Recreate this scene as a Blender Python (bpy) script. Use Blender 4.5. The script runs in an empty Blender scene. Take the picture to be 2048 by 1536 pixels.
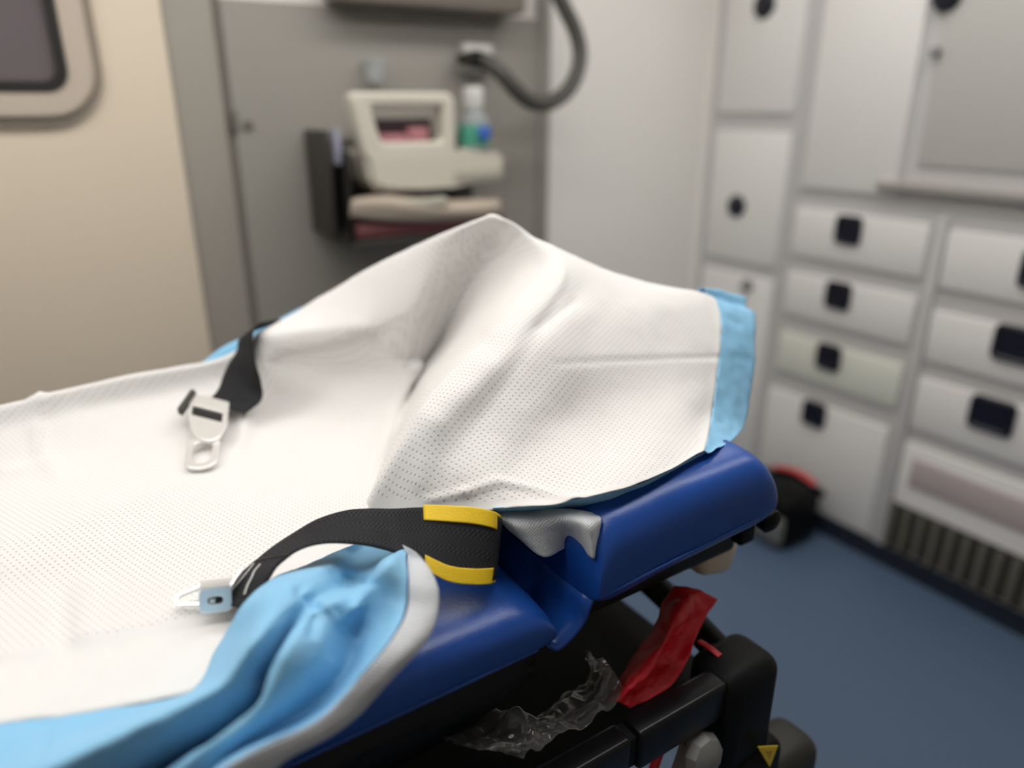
import bpy, bmesh, math, random
from mathutils import Vector, Matrix, noise
from mathutils.bvhtree import BVHTree

# ------------------------------------------------------------------ camera, world, light, exposure
sc = bpy.context.scene
FPX = 1500.0
PITCH = math.radians(20.7)
AZ = math.radians(33.6)
CAM = Vector((0, 0, 1.25))
_F = Vector((math.sin(AZ), math.cos(AZ), 0))
_R = Vector((math.cos(AZ), -math.sin(AZ), 0))
_Z = Vector((0, 0, 1))
_FW = _F * math.cos(PITCH) - _Z * math.sin(PITCH)
_UP = _F * math.sin(PITCH) + _Z * math.cos(PITCH)
cd = bpy.data.cameras.new('camera')
cam = bpy.data.objects.new('camera', cd)
sc.collection.objects.link(cam)
m3 = Matrix((_R, _UP, -_FW)).transposed()
cam.matrix_world = Matrix.Translation(CAM) @ m3.to_4x4()
cd.sensor_width = 36.0
cd.lens = FPX / 2048 * 36.0
cd.clip_start = 0.02
cd.dof.use_dof = True
cd.dof.focus_distance = 0.70
cd.dof.aperture_fstop = 1.55
cd.dof.aperture_blades = 0
sc.camera = cam

w = bpy.data.worlds.new('world')
sc.world = w
w.use_nodes = True
w.node_tree.nodes['Background'].inputs[0].default_value = (0.75, 0.85, 1.0, 1)
w.node_tree.nodes['Background'].inputs[1].default_value = 0.25
LAMP = 6.6
sc.view_settings.view_transform = 'Standard'
sc.view_settings.look = 'None'
sc.view_settings.gamma = 1.0
sc.view_settings.use_curve_mapping = False
sc.view_settings.exposure = 0.0

# ------------------------------------------------------------------ helpers
COL = sc.collection
random.seed(4)

def at(px, py, x=None, y=None, z=None):
    """world point where the sight line of a photo pixel meets a given wall, rail or level"""
    r = _FW + _R * ((px - 1024) / FPX) - _UP * ((py - 768) / FPX)
    if x is not None: t = (x - CAM.x) / r.x
    elif y is not None: t = (y - CAM.y) / r.y
    else: t = (z - CAM.z) / r.z
    return CAM + r * t

def to_px(p):
    d = p - CAM
    k = d.dot(_FW)
    return 1024 + FPX * d.dot(_R) / k, 768 - FPX * d.dot(_UP) / k

def srgb(r, g, b):
    def c(v):
        v /= 255.0
        return v / 12.92 if v <= 0.04045 else ((v + 0.055) / 1.055) ** 2.4
    return (c(r), c(g), c(b), 1)

def link(o, parent=None):
    COL.objects.link(o)
    if parent is not None:
        o.parent = parent
        loc = parent.location.copy()
        p = parent.parent
        while p is not None:
            loc += p.location; p = p.parent
        o.matrix_parent_inverse = Matrix.Translation(-parent.location)
    return o

def tag(o, label, cat, group=None):
    o['label'] = label; o['category'] = cat
    if group: o['group'] = group
    return o

def thing(name, label, cat, loc, group=None):
    o = bpy.data.objects.new(name, None)
    o.empty_display_size = 0.05
    o.location = loc
    COL.objects.link(o)
    return tag(o, label, cat, group)

def struct(o):
    o['kind'] = 'structure'
    return o

def mesh(name, verts, faces, mat, parent=None, smooth=True, uvs=None, prm=None):
    me = bpy.data.meshes.new(name)
    me.from_pydata([tuple(v) for v in verts], [], faces)
    if uvs is not None:
        for nm, arr in (('UVMap', uvs), ('Param', prm)):
            if arr is None: continue
            l = me.uv_layers.new(name=nm)
            for lp in me.loops:
                l.data[lp.index].uv = arr[lp.vertex_index]
    me.materials.append(mat)
    if smooth:
        for p in me.polygons: p.use_smooth = True
    me.update()
    return link(bpy.data.objects.new(name, me), parent)

def from_bm(name, bm, mat, parent=None, smooth=False):
    me = bpy.data.meshes.new(name)
    bmesh.ops.recalc_face_normals(bm, faces=bm.faces)
    bm.to_mesh(me); bm.free()
    me.materials.append(mat)
    if smooth:
        for p in me.polygons: p.use_smooth = True
        me.set_sharp_from_angle(angle=math.radians(40))
    return link(bpy.data.objects.new(name, me), parent)

def box(name, lo, hi, mat, parent=None, bevel=0.0, seg=2):
    bm = bmesh.new()
    lo = Vector(lo); hi = Vector(hi)
    c = (lo + hi) / 2; s = hi - lo
    bmesh.ops.create_cube(bm, size=1, matrix=Matrix.Translation(c) @ Matrix.Diagonal((abs(s.x), abs(s.y), abs(s.z), 1)))
    if bevel:
        bmesh.ops.bevel(bm, geom=bm.edges[:], offset=bevel, segments=seg, affect='EDGES', profile=0.5)
    return from_bm(name, bm, mat, parent, smooth=bool(bevel))

def obox(name, mtx, size, mat, parent=None, bevel=0.0, seg=2):
    bm = bmesh.new()
    bmesh.ops.create_cube(bm, size=1, matrix=Matrix.Diagonal((*size, 1)))
    if bevel:
        bmesh.ops.bevel(bm, geom=bm.edges[:], offset=bevel, segments=seg, affect='EDGES', profile=0.5)
    bmesh.ops.transform(bm, matrix=mtx, verts=bm.verts)
    return from_bm(name, bm, mat, parent, smooth=bool(bevel))

def cr(p0, p1, p2, p3, t):
    return 0.5 * ((2 * p1) + (p2 - p0) * t + (2 * p0 - 5 * p1 + 4 * p2 - p3) * t * t + (3 * p1 - p0 - 3 * p2 + p3) * t ** 3)

def spline(pts, n):
    """n points per span through pts"""
    out = []
    m = len(pts)
    for i in range(m - 1):
        a = pts[max(i - 1, 0)] if i > 0 else pts[0] * 2 - pts[1]
        d = pts[i + 2] if i + 2 < m else pts[-1] * 2 - pts[-2]
        for k in range(n):
            out.append(cr(a, pts[i], pts[i + 1], d, k / n))
    out.append(pts[-1].copy())
    return out

def tube(name, pts, rad, mat, parent=None, seg=10, n=6, caps=True, flat=1.0):
    pts = spline([Vector(p) for p in pts], n) if n > 1 else [Vector(p) for p in pts]
    N = len(pts)
    verts, faces = [], []
    prev = None
    for i, p in enumerate(pts):
        t = (pts[min(i + 1, N - 1)] - pts[max(i - 1, 0)]).normalized()
        if prev is None:
            a = Vector((0, 0, 1)) if abs(t.z) < 0.9 else Vector((1, 0, 0))
            nrm = (a - t * a.dot(t)).normalized()
        else:
            nrm = (prev - t * prev.dot(t)).normalized()
        prev = nrm
        b = t.cross(nrm)
        r = rad[min(int(i / (N - 1) * (len(rad) - 1) + 0.5), len(rad) - 1)] if isinstance(rad, (list, tuple)) else rad
        for k in range(seg):
            an = 2 * math.pi * k / seg
            verts.append(p + nrm * math.cos(an) * r * flat + b * math.sin(an) * r)
    for i in range(N - 1):
        for k in range(seg):
            k2 = (k + 1) % seg
            faces.append((i * seg + k, i * seg + k2, (i + 1) * seg + k2, (i + 1) * seg + k))
    if caps:
        faces.append(tuple(range(seg - 1, -1, -1)))
        faces.append(tuple((N - 1) * seg + k for k in range(seg)))
    o = mesh(name, verts, faces, mat, parent)
    o.data.set_sharp_from_angle(angle=math.radians(50))
    return o

def lathe(name, prof, mtx, mat, parent=None, seg=24):
    """prof: (radius, height) pairs about local z"""
    verts, faces = [], []
    for r, h in prof:
        for k in range(seg):
            a = 2 * math.pi * k / seg
            verts.append(mtx @ Vector((r * math.cos(a), r * math.sin(a), h)))
    for i in range(len(prof) - 1):
        for k in range(seg):
            k2 = (k + 1) % seg
            faces.append((i * seg + k, i * seg + k2, (i + 1) * seg + k2, (i + 1) * seg + k))
    faces.append(tuple(range(seg - 1, -1, -1)))
    faces.append(tuple((len(prof) - 1) * seg + k for k in range(seg)))
    o = mesh(name, verts, faces, mat, parent)
    o.data.set_sharp_from_angle(angle=math.radians(35))
    return o

def rrect(w_, h_, r, n=6, cx=0, cy=0):
    pts = []
    for (sx, sy, a0) in ((1, 1, 0), (-1, 1, 90), (-1, -1, 180), (1, -1, 270)):
        for k in range(n + 1):
            a = math.radians(a0 + 90 * k / n)
            pts.append((cx + sx * (w_ / 2 - r) + r * math.cos(a), cy + sy * (h_ / 2 - r) + r * math.sin(a)))
    return pts

def ring_plate(name, outer, inner, t, mtx, mat, parent=None, bev=0.0):
    """flat plate with a hole; outer and inner loops with the same number of points"""
    n = len(outer)
    V = [mtx @ Vector((p[0], p[1], zz)) for zz in (-t / 2, t / 2) for L in (outer, inner) for p in L]
    Fc = []
    for i in range(n):
        j = (i + 1) % n
        Fc.append((2 * n + i, 2 * n + j, 3 * n + j, 3 * n + i))
        Fc.append((i, n + i, n + j, j))
        Fc.append((i, j, 2 * n + j, 2 * n + i))
        Fc.append((n + i, 3 * n + i, 3 * n + j, n + j))
    o = mesh(name, V, Fc, mat, parent, smooth=False)
    if bev:
        b = o.modifiers.new('bevel', 'BEVEL'); b.width = bev; b.segments = 2; b.limit_method = 'ANGLE'
    return o

def dense(ctrl, nu, nv):
    """ctrl[col][row] -> dense grid[ui][vi]"""
    cols = [spline(c, nv) for c in ctrl]
    M = len(cols[0])
    rows = [spline([c[j] for c in cols], nu) for j in range(M)]
    return [[rows[j][i] for j in range(M)] for i in range(len(rows[0]))]

def grid_mesh(name, G, mat, parent=None, thick=0.0008, flip=False, flat_uv=False):
    nu, nv = len(G), len(G[0])
    V, U, Pm = [], [], []
    ul = [[0.0] * nv for _ in range(nu)]; vl = [[0.0] * nv for _ in range(nu)]
    for i in range(nu):
        for j in range(nv):
            if i: ul[i][j] = ul[i - 1][j] + (G[i][j] - G[i - 1][j]).length
            if j: vl[i][j] = vl[i][j - 1] + (G[i][j] - G[i][j - 1]).length
    for i in range(nu):
        for j in range(nv):
            V.append(G[i][j]); U.append((ul[i][j], vl[i][j])); Pm.append((i / (nu - 1), j / (nv - 1)))
    if flat_uv: U = [(p.x * 0.93 - p.y * 0.37, p.x * 0.33 + p.y * 0.83 + p.z * 0.45) for p in V]
    Fc = []
    for i in range(nu - 1):
        for j in range(nv - 1):
            a, b, c, d = i * nv + j, (i + 1) * nv + j, (i + 1) * nv + j + 1, i * nv + j + 1
            Fc.append((a, d, c, b) if not flip else (a, b, c, d))
    o = mesh(name, V, Fc, mat, parent, uvs=U, prm=Pm)
    if thick:
        s = o.modifiers.new('thickness', 'SOLIDIFY'); s.thickness = thick; s.offset = 0
    return o

# ------------------------------------------------------------------ materials
def mat(name, col, rough=0.5, metal=0.0, spec=0.5, nscale=None, nbump=0.0, ncol=0.0, coat=0.0, emit=0.0, alpha=1.0, trans=0.0):
    m = bpy.data.materials.new(name); m.use_nodes = True
    nt = m.node_tree; b = nt.nodes['Principled BSDF']
    b.inputs['Base Color'].default_value = col
    b.inputs['Roughness'].default_value = rough
    b.inputs['Metallic'].default_value = metal
    b.inputs['Specular IOR Level'].default_value = spec
    b.inputs['Coat Weight'].default_value = coat
    b.inputs['Alpha'].default_value = alpha
    b.inputs['Transmission Weight'].default_value = trans
    if emit:
        b.inputs['Emission Color'].default_value = col
        b.inputs['Emission Strength'].default_value = emit
    if nscale:
        tc = nt.nodes.new('ShaderNodeTexCoord')
        nz = nt.nodes.new('ShaderNodeTexNoise'); nz.inputs['Scale'].default_value = nscale
        nz.inputs['Detail'].default_value = 4
        nt.links.new(tc.outputs['Object'], nz.inputs['Vector'])
        if nbump:
            bp = nt.nodes.new('ShaderNodeBump'); bp.inputs['Strength'].default_value = nbump
            bp.inputs['Distance'].default_value = 0.002
            nt.links.new(nz.outputs['Fac'], bp.inputs['Height'])
            nt.links.new(bp.outputs['Normal'], b.inputs['Normal'])
        if ncol:
            mx = nt.nodes.new('ShaderNodeMix'); mx.data_type = 'RGBA'
            mx.inputs['A'].default_value = tuple(c * (1 - ncol) for c in col[:3]) + (1,)
            mx.inputs['B'].default_value = tuple(min(1, c * (1 + ncol)) for c in col[:3]) + (1,)
            nt.links.new(nz.outputs['Fac'], mx.inputs['Factor'])
            nt.links.new(mx.outputs['Result'], b.inputs['Base Color'])
    return m

def dotted_mat(name, col, pitch, depth, dark, vmax, umax, rad=0.22):
    """embossed non-woven: staggered rows of small pits, laid out in metres along the cloth"""
    m = bpy.data.materials.new(name); m.use_nodes = True
    nt = m.node_tree; L = nt.links; N = nt.nodes.new
    b = nt.nodes['Principled BSDF']
    b.inputs['Roughness'].default_value = 0.85
    b.inputs['Specular IOR Level'].default_value = 0.06
    uv = N('ShaderNodeUVMap'); uv.uv_map = 'UVMap'
    sc1 = N('ShaderNodeVectorMath'); sc1.operation = 'SCALE'; sc1.inputs['Scale'].default_value = 1 / pitch
    L.new(uv.outputs[0], sc1.inputs[0])
    def cell(off):
        ad = N('ShaderNodeVectorMath'); ad.operation = 'ADD'; ad.inputs[1].default_value = (off, off, 0)
        L.new(sc1.outputs[0], ad.inputs[0])
        fr = N('ShaderNodeVectorMath'); fr.operation = 'FRACTION'; L.new(ad.outputs[0], fr.inputs[0])
        ds = N('ShaderNodeVectorMath'); ds.operation = 'DISTANCE'; ds.inputs[1].default_value = (0.5, 0.5, 0)
        L.new(fr.outputs[0], ds.inputs[0]); return ds.outputs['Value']
    mn = N('ShaderNodeMath'); mn.operation = 'MINIMUM'; L.new(cell(0.0), mn.inputs[0]); L.new(cell(0.5), mn.inputs[1])
    mr = N('ShaderNodeMapRange'); mr.interpolation_type = 'SMOOTHSTEP'
    mr.inputs['From Min'].default_value = 0.06; mr.inputs['From Max'].default_value = rad
    L.new(mn.outputs[0], mr.inputs['Value'])          # 0 in the pit, 1 between
    pm = N('ShaderNodeUVMap'); pm.uv_map = 'Param'
    sp = N('ShaderNodeSeparateXYZ'); L.new(pm.outputs[0], sp.inputs[0])
    g0 = N('ShaderNodeMath'); g0.operation = 'GREATER_THAN'; g0.inputs[1].default_value = 0.655; L.new(sp.outputs['X'], g0.inputs[0])
    g1 = N('ShaderNodeMath'); g1.operation = 'MULTIPLY_ADD'; g1.inputs[1].default_value = 0.075; g1.inputs[2].default_value = vmax; L.new(g0.outputs[0], g1.inputs[0])
    gv = N('ShaderNodeMath'); gv.operation = 'GREATER_THAN'; L.new(sp.outputs['Y'], gv.inputs[0]); L.new(g1.outputs[0], gv.inputs[1])
    gu = N('ShaderNodeMath'); gu.operation = 'GREATER_THAN'; gu.inputs[1].default_value = umax; L.new(sp.outputs['X'], gu.inputs[0])
    mxm = N('ShaderNodeMath'); mxm.operation = 'MAXIMUM'; L.new(gv.outputs[0], mxm.inputs[0]); L.new(gu.outputs[0], mxm.inputs[1])
    h = N('ShaderNodeMath'); h.operation = 'MAXIMUM'; L.new(mr.outputs[0], h.inputs[0]); L.new(mxm.outputs[0], h.inputs[1])
    mix = N('ShaderNodeMix'); mix.data_type = 'RGBA'
    mix.inputs['A'].default_value = tuple(c * dark for c in col[:3]) + (1,)  # hole tone and the shade inside each pit, painted into the base colour
    mix.inputs['B'].default_value = col
    L.new(h.outputs[0], mix.inputs['Factor']); L.new(mix.outputs['Result'], b.inputs['Base Color'])
    nz = N('ShaderNodeTexNoise'); nz.inputs['Scale'].default_value = 180; nz.inputs['Detail'].default_value = 3
    tc = N('ShaderNodeTexCoord'); L.new(tc.outputs['Object'], nz.inputs['Vector'])
    hs = N('ShaderNodeMath'); hs.operation = 'MULTIPLY_ADD'; hs.inputs[1].default_value = 0.25
    L.new(nz.outputs['Fac'], hs.inputs[0]); L.new(h.outputs[0], hs.inputs[2])
    bp = N('ShaderNodeBump'); bp.inputs['Strength'].default_value = depth; bp.inputs['Distance'].default_value = 0.0009
    L.new(hs.outputs[0], bp.inputs['Height']); L.new(bp.outputs['Normal'], b.inputs['Normal'])
    return m

def weave_mat(name, col, pitch=0.0042):
    m = bpy.data.materials.new(name); m.use_nodes = True
    nt = m.node_tree; L = nt.links; N = nt.nodes.new
    b = nt.nodes['Principled BSDF']; b.inputs['Roughness'].default_value = 0.6
    b.inputs['Specular IOR Level'].default_value = 0.15
    uv = N('ShaderNodeUVMap'); uv.uv_map = 'UVMap'
    sp = N('ShaderNodeSeparateXYZ'); L.new(uv.outputs[0], sp.inputs[0])
    # herringbone: zig-zag across the width
    a = N('ShaderNodeMath'); a.operation = 'PINGPONG'; a.inputs[1].default_value = 0.008; L.new(sp.outputs['Y'], a.inputs[0])
    s = N('ShaderNodeMath'); s.operation = 'MULTIPLY_ADD'; s.inputs[1].default_value = 1.6; L.new(a.outputs[0], s.inputs[0]); L.new(sp.outputs['X'], s.inputs[2])
    k = N('ShaderNodeMath'); k.operation = 'MULTIPLY'; k.inputs[1].default_value = 2 * math.pi / pitch; L.new(s.outputs[0], k.inputs[0])
    sn = N('ShaderNodeMath'); sn.operation = 'SINE'; L.new(k.outputs[0], sn.inputs[0])
    k2 = N('ShaderNodeMath'); k2.operation = 'MULTIPLY'; k2.inputs[1].default_value = 2 * math.pi / (pitch * 0.8); L.new(sp.outputs['Y'], k2.inputs[0])
    sn2 = N('ShaderNodeMath'); sn2.operation = 'SINE'; L.new(k2.outputs[0], sn2.inputs[0])
    ml = N('ShaderNodeMath'); ml.operation = 'MULTIPLY'; L.new(sn.outputs[0], ml.inputs[0]); L.new(sn2.outputs[0], ml.inputs[1])
    ad = N('ShaderNodeMath'); ad.operation = 'ADD'; L.new(ml.outputs[0], ad.inputs[0]); L.new(sn.outputs[0], ad.inputs[1])
    mr = N('ShaderNodeMapRange'); mr.inputs['From Min'].default_value = -2; mr.inputs['From Max'].default_value = 2; L.new(ad.outputs[0], mr.inputs['Value'])
    mix = N('ShaderNodeMix'); mix.data_type = 'RGBA'
    mix.inputs['A'].default_value = tuple(c * 0.25 for c in col[:3]) + (1,)
    mix.inputs['B'].default_value = tuple(c * 5.0 for c in col[:3]) + (1,)
    L.new(mr.outputs[0], mix.inputs['Factor']); L.new(mix.outputs['Result'], b.inputs['Base Color'])
    bp = N('ShaderNodeBump'); bp.inputs['Strength'].default_value = 0.6; bp.inputs['Distance'].default_value = 0.0006
    L.new(mr.outputs[0], bp.inputs['Height']); L.new(bp.outputs['Normal'], b.inputs['Normal'])
    return m

M = {}
M['white'] = dotted_mat('white_nonwoven', (0.81, 0.795, 0.77, 1), 0.0068, 0.6, 0.74, 0.885, 0.986, 0.17)
M['white_plain'] = mat('white_nonwoven_plain', (0.82, 0.81, 0.79, 1), 0.8, spec=0.2, nscale=220, nbump=0.25)
M['mesh_white'] = dotted_mat('white_mesh', (0.74, 0.76, 0.79, 1), 0.0030, 0.8, 0.55, 2, 2, 0.3)
def blue_film():
    m = mat('blue_film', srgb(150, 208, 243), 0.55, spec=0.3, nscale=160, nbump=0.2)
    nt = m.node_tree
    tr = nt.nodes.new('ShaderNodeBsdfTranslucent'); tr.inputs['Color'].default_value = srgb(90, 175, 232)
    mx = nt.nodes.new('ShaderNodeMixShader'); mx.inputs[0].default_value = 0.12
    nt.links.new(nt.nodes['Principled BSDF'].outputs[0], mx.inputs[1]); nt.links.new(tr.outputs[0], mx.inputs[2])
    nt.links.new(mx.outputs[0], nt.nodes['Material Output'].inputs['Surface'])
    return m
M['blue'] = blue_film()
M['vinyl'] = mat('blue_vinyl', (0.010, 0.068, 0.33, 1), 0.30, spec=0.5, nscale=420, nbump=0.10)
M['black_vinyl'] = mat('black_vinyl', (0.004, 0.004, 0.005, 1), 0.5, spec=0.3, nscale=30, nbump=0.3)
M['black'] = mat('black_plastic', (0.005, 0.005, 0.0055, 1), 0.5, spec=0.14, nscale=300, nbump=0.08)
M['black_rail'] = mat('black_rail', (0.004, 0.004, 0.005, 1), 0.28, spec=0.3)
M['olive'] = mat('dark_olive_plastic', (0.018, 0.018, 0.014, 1), 0.5)
M['belt'] = weave_mat('black_webbing', (0.0085, 0.0085, 0.0095, 1))
M['yellow'] = mat('yellow_webbing', srgb(240, 200, 28), 0.6, nscale=700, nbump=0.25)
M['chrome'] = mat('chrome', (0.95, 0.95, 0.94, 1), 0.42, metal=1.0)
M['steel'] = mat('brushed_steel', (0.95, 0.94, 0.92, 1), 0.35, metal=0.65)
M['thread'] = mat('grey_thread', (0.62, 0.62, 0.60, 1), 0.8)
M['red'] = mat('red_nylon', (0.62, 0.010, 0.020, 1), 0.45, nscale=500, nbump=0.15)
M['grey_metal'] = mat('grey_cast_metal', (0.20, 0.20, 0.19, 1), 0.5)
M['sticker'] = mat('yellow_sticker', (0.85, 0.62, 0.01, 1), 0.5)
M['sticker_mark'] = mat('sticker_mark', (0.02, 0.02, 0.01, 1), 0.5)
M['beige'] = mat('beige_plastic', srgb(205, 190, 170), 0.5)
M['cream'] = mat('cream_panel', srgb(226, 211, 189), 0.55, nscale=2.5, ncol=0.03)
M['wall'] = mat('white_panel', srgb(240, 237, 231), 0.5, nscale=2.0, ncol=0.025)
M['grey'] = mat('grey_panel', srgb(148, 144, 136), 0.5, nscale=2.0, ncol=0.03)
M['greyd'] = mat('grey_groove', srgb(124, 119, 110), 0.6)
M['grey_strip'] = mat('grey_strip', srgb(160, 154, 144), 0.5)
M['frame_grey'] = mat('cabinet_frame', srgb(204, 202, 200), 0.45)
M['front'] = mat('cabinet_front', srgb(239, 237, 233), 0.4, nscale=3, ncol=0.02)
M['front_green'] = mat('cabinet_front_greenish', srgb(232, 233, 220), 0.4)
M['front_grey'] = mat('cabinet_front_grey', srgb(202, 200, 195), 0.35)
M['handle'] = mat('navy_handle', (0.004, 0.005, 0.016, 1), 0.4)
M['handle_rim'] = mat('grey_lock', srgb(140, 138, 140), 0.4)
M['pinkish'] = mat('pinkish_panel', srgb(192, 180, 178), 0.5)
M['grille'] = mat('dark_grille', srgb(60, 57, 50), 0.6)
M['slat'] = mat('grille_slat', srgb(110, 106, 96), 0.6)
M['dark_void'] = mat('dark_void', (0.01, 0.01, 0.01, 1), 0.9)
def floor_mat():
    m = mat('blue_floor', srgb(84, 104, 130), 0.55, nscale=60, nbump=0.15, ncol=0.12)
    return m
M['floor'] = floor_mat()
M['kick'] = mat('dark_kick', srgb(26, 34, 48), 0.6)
M['glass'] = mat('frosted_dark_glass', srgb(112, 103, 106), 0.18, spec=0.5)
M['gasket'] = mat('black_gasket', srgb(30, 28, 22), 0.6)
M['window_trim'] = mat('beige_window_trim', srgb(200, 186, 170), 0.4)
M['hose'] = mat('grey_hose', srgb(72, 70, 66), 0.5)
M['nozzle'] = mat('black_nozzle', srgb(14, 14, 13), 0.4)
M['device'] = mat('device_ivory', srgb(212, 206, 192), 0.4)
M['device_low'] = mat('device_ivory_grey', srgb(176, 172, 158), 0.5)
M['device_dark'] = mat('device_dark', srgb(58, 55, 50), 0.5)
M['screen'] = mat('device_screen', srgb(70, 52, 60), 0.3)
M['pink'] = mat('pink_pack', srgb(176, 118, 124), 0.5)
M['tan'] = mat('tan_canvas', srgb(186, 172, 156), 0.7)
M['maroon'] = mat('maroon_edge', srgb(120, 70, 72), 0.6)
M['clear'] = mat('cloudy_plastic', srgb(190, 196, 198), 0.25, alpha=0.45)
M['cap_white'] = mat('white_cap', srgb(225, 225, 220), 0.4)
M['teal'] = mat('teal_label', srgb(80, 165, 140), 0.5)
M['label_blue'] = mat('blue_label', srgb(30, 80, 170), 0.5)
M['lavender'] = mat('lavender_strip', srgb(160, 160, 178), 0.5)
M['lamp'] = mat('lamp_diffuser', (1.0, 0.975, 0.945, 1), 0.5, emit=LAMP)
M['lamp_body'] = mat('lamp_housing', srgb(239, 237, 233), 0.4)
def bag_film():
    m = mat('clear_bag_film', (0.95, 0.94, 0.92, 1), 0.09, spec=0.7, trans=0.95)
    m.node_tree.nodes['Principled BSDF'].inputs['IOR'].default_value = 1.35
    return m
M['bag'] = bag_film()

# ------------------------------------------------------------------ the room
XB = 1.935      # front bulkhead
YS = 1.77       # far side wall
YN = -0.42      # wall behind the camera
XR = -2.1       # rear end of the cabin
ZC = 2.0
struct(box('floor', (XR, YN, -0.04), (XB + 0.05, YS + 0.05, 0), M['floor']))
struct(box('ceiling', (XR, YN, ZC), (XB + 0.05, YS + 0.05, ZC + 0.04), M['wall']))
struct(box('wall_front', (XB, YN, 0), (XB + 0.05, YS + 0.05, ZC), M['wall']))
struct(box('wall_side', (XR, YS, 0), (XB, YS + 0.05, ZC), M['wall']))
struct(box('wall_near', (XR, YN - 0.05, 0), (XB, YN, ZC), mat('dark_grey_panel', srgb(150, 147, 143), 0.6, nscale=2.0, ncol=0.03)))  # unseen wall; its grey is chosen to weaken bounce light from the camera side
struct(box('wall_rear', (XR - 0.05, YN, 0), (XR, YS, ZC), M['cream']))

# cream sliding door with its window
def Xs(px, py, y=YS): return at(px, py, y=y).x
def Zs(px, py, y=YS): return at(px, py, y=y).z
yd = YS - 0.03
xc = Xs(372, 345, yd)
door = struct(box('door_1', (-1.15, yd, 0.02), (xc, YS, 1.95), M['cream'], bevel=0.008))
WY = yd - 0.012
xi, zi = Xs(122, 100, WY), Zs(60, 180, WY)
xo, zo = Xs(180, 100, WY), Zs(60, 234, WY)
wi_w, wi_h = 0.62, 0.50
cxw, czw = xi - wi_w / 2, zi + wi_h / 2
mtx_w = Matrix.Translation((cxw, WY, czw)) @ Matrix.Rotation(math.radians(90), 4, 'X')
tr = xo - xi
win = struct(ring_plate('window_1', rrect(wi_w + 2 * tr, wi_h + 2 * tr, 0.085), rrect(wi_w, wi_h, 0.036), 0.024, mtx_w, M['window_trim'], bev=0.006))
ring_plate('gasket', rrect(wi_w + 0.006, wi_h + 0.006, 0.038), rrect(wi_w - 0.030, wi_h - 0.030, 0.026), 0.03, mtx_w, M['gasket'], win)
gp = rrect(wi_w - 0.02, wi_h - 0.02, 0.03)
gm = [mtx_w @ Vector((p[0], p[1], zz)) for zz in (-0.006, 0.004) for p in gp]
ng = len(gp)
mesh('pane', gm, [tuple(range(ng)), tuple(range(2 * ng - 1, ng - 1, -1))] + [(i, (i + 1) % ng, ng + (i + 1) % ng, ng + i) for i in range(ng)], M['glass'], win, smooth=False)
# outer lip of the trim
ring_plate('trim_lip', rrect(wi_w + 2 * tr + 0.03, wi_h + 2 * tr + 0.03, 0.1), rrect(wi_w + 2 * tr - 0.004, wi_h + 2 * tr - 0.004, 0.083), 0.016, mtx_w @ Matrix.Translation((0, 0, -0.008)), mat('window_lip', srgb(150, 138, 124), 0.5), win)

# grey door post and grey locker door
xg0, xg1, xg2 = xc, Xs(436, 60), Xs(1072, 60)
struct(box('trim_1', (xg0, YS - 0.018, 0), (xg1 - 0.012, YS, 1.95), M['grey_strip'], bevel=0.004))
locker = thing('locker_door', 'tall flat grey locker door on the far wall behind the medical device', 'locker', (xg1, YS, 0.03))
box('groove', (xg1 - 0.012, YS - 0.006, 0.03), (xg1 + 0.006, YS, 1.9), M['greyd'], locker)
box('door_leaf', (xg1 + 0.006, YS - 0.014, 0.03), (xg2, YS, Zs(460, -2)), M['grey'], locker, bevel=0.004)
zl = Zs(490, 250)
lathe('lock', [(0.0105, 0), (0.0105, 0.006), (0.008, 0.008)], Matrix.Translation((Xs(492, 252), YS - 0.013, zl)) @ Matrix.Rotation(math.radians(90), 4, 'X'), M['slat'], locker)
box('hinge', (Xs(458, 225), YS - 0.02, Zs(458, 265)), (Xs(468, 225), YS - 0.006, Zs(458, 220)), M['slat'], locker, bevel=0.002)
# overhead shelf edge above the locker door
ov = tag(box('overhead_shelf', (Xs(640, 10), YS - 0.10, Zs(800, 22)), (Xs(1010, 10), YS - 0.0145, Zs(800, 22) + 0.10), mat('brown_grey_shelf', srgb(120, 112, 103), 0.5), bevel=0.012), 'brown-grey overhead shelf edge above the grey locker door', 'shelf')
struct(box('trim_2', (xg2, YS - 0.02, 0), (xg2 + 0.035, YS, 1.95), M['grey'], bevel=0.004))

# ------------------------------------------------------------------ bulkhead cabinets
XF = XB - 0.02        # cabinet fronts' plane
def front(name, y0, y1, z0, z1, m_, parent, proud=0.012, bevel=0.006):
    return box(name, (XF - proud, min(y0, y1), min(z0, z1)), (XF + 0.004, max(y0, y1), max(z0, z1)), m_, parent, bevel=bevel)
def handle(y, z, wy, wz, parent, mm=None, r=0.016):
    mt = Matrix.Translation((XF - 0.016, y, z)) @ Matrix.Rotation(math.radians(-90), 4, 'Y') @ Matrix.Rotation(math.radians(90), 4, 'Z')
    pts = rrect(wy, wz, r, 4); n = len(pts)
    V = [mt @ Vector((p[0] * s, p[1] * s, h)) for (s, h) in ((1, 0), (1, 0.006), (0.86, 0.009), (0.74, 0.004)) for p in pts]
    Fc = [tuple(range(n - 1, -1, -1)), tuple(range(3 * n, 4 * n))]
    for k in range(3):
        Fc += [(k * n + i, k * n + (i + 1) % n, (k + 1) * n + (i + 1) % n, (k + 1) * n + i) for i in range(n)]
    return mesh('handle', V, Fc, mm or M['handle'], parent, smooth=False)
def knob(y, z, r, parent, mm=None, name='knob'):
    return lathe(name, [(r, 0), (r, 0.004), (r * 0.8, 0.012), (r * 0.55, 0.014)], Matrix.Translation((XF - 0.012, y, z)) @ Matrix.Rotation(math.radians(-90), 4, 'Y'), mm or M['handle'], parent)

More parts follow.
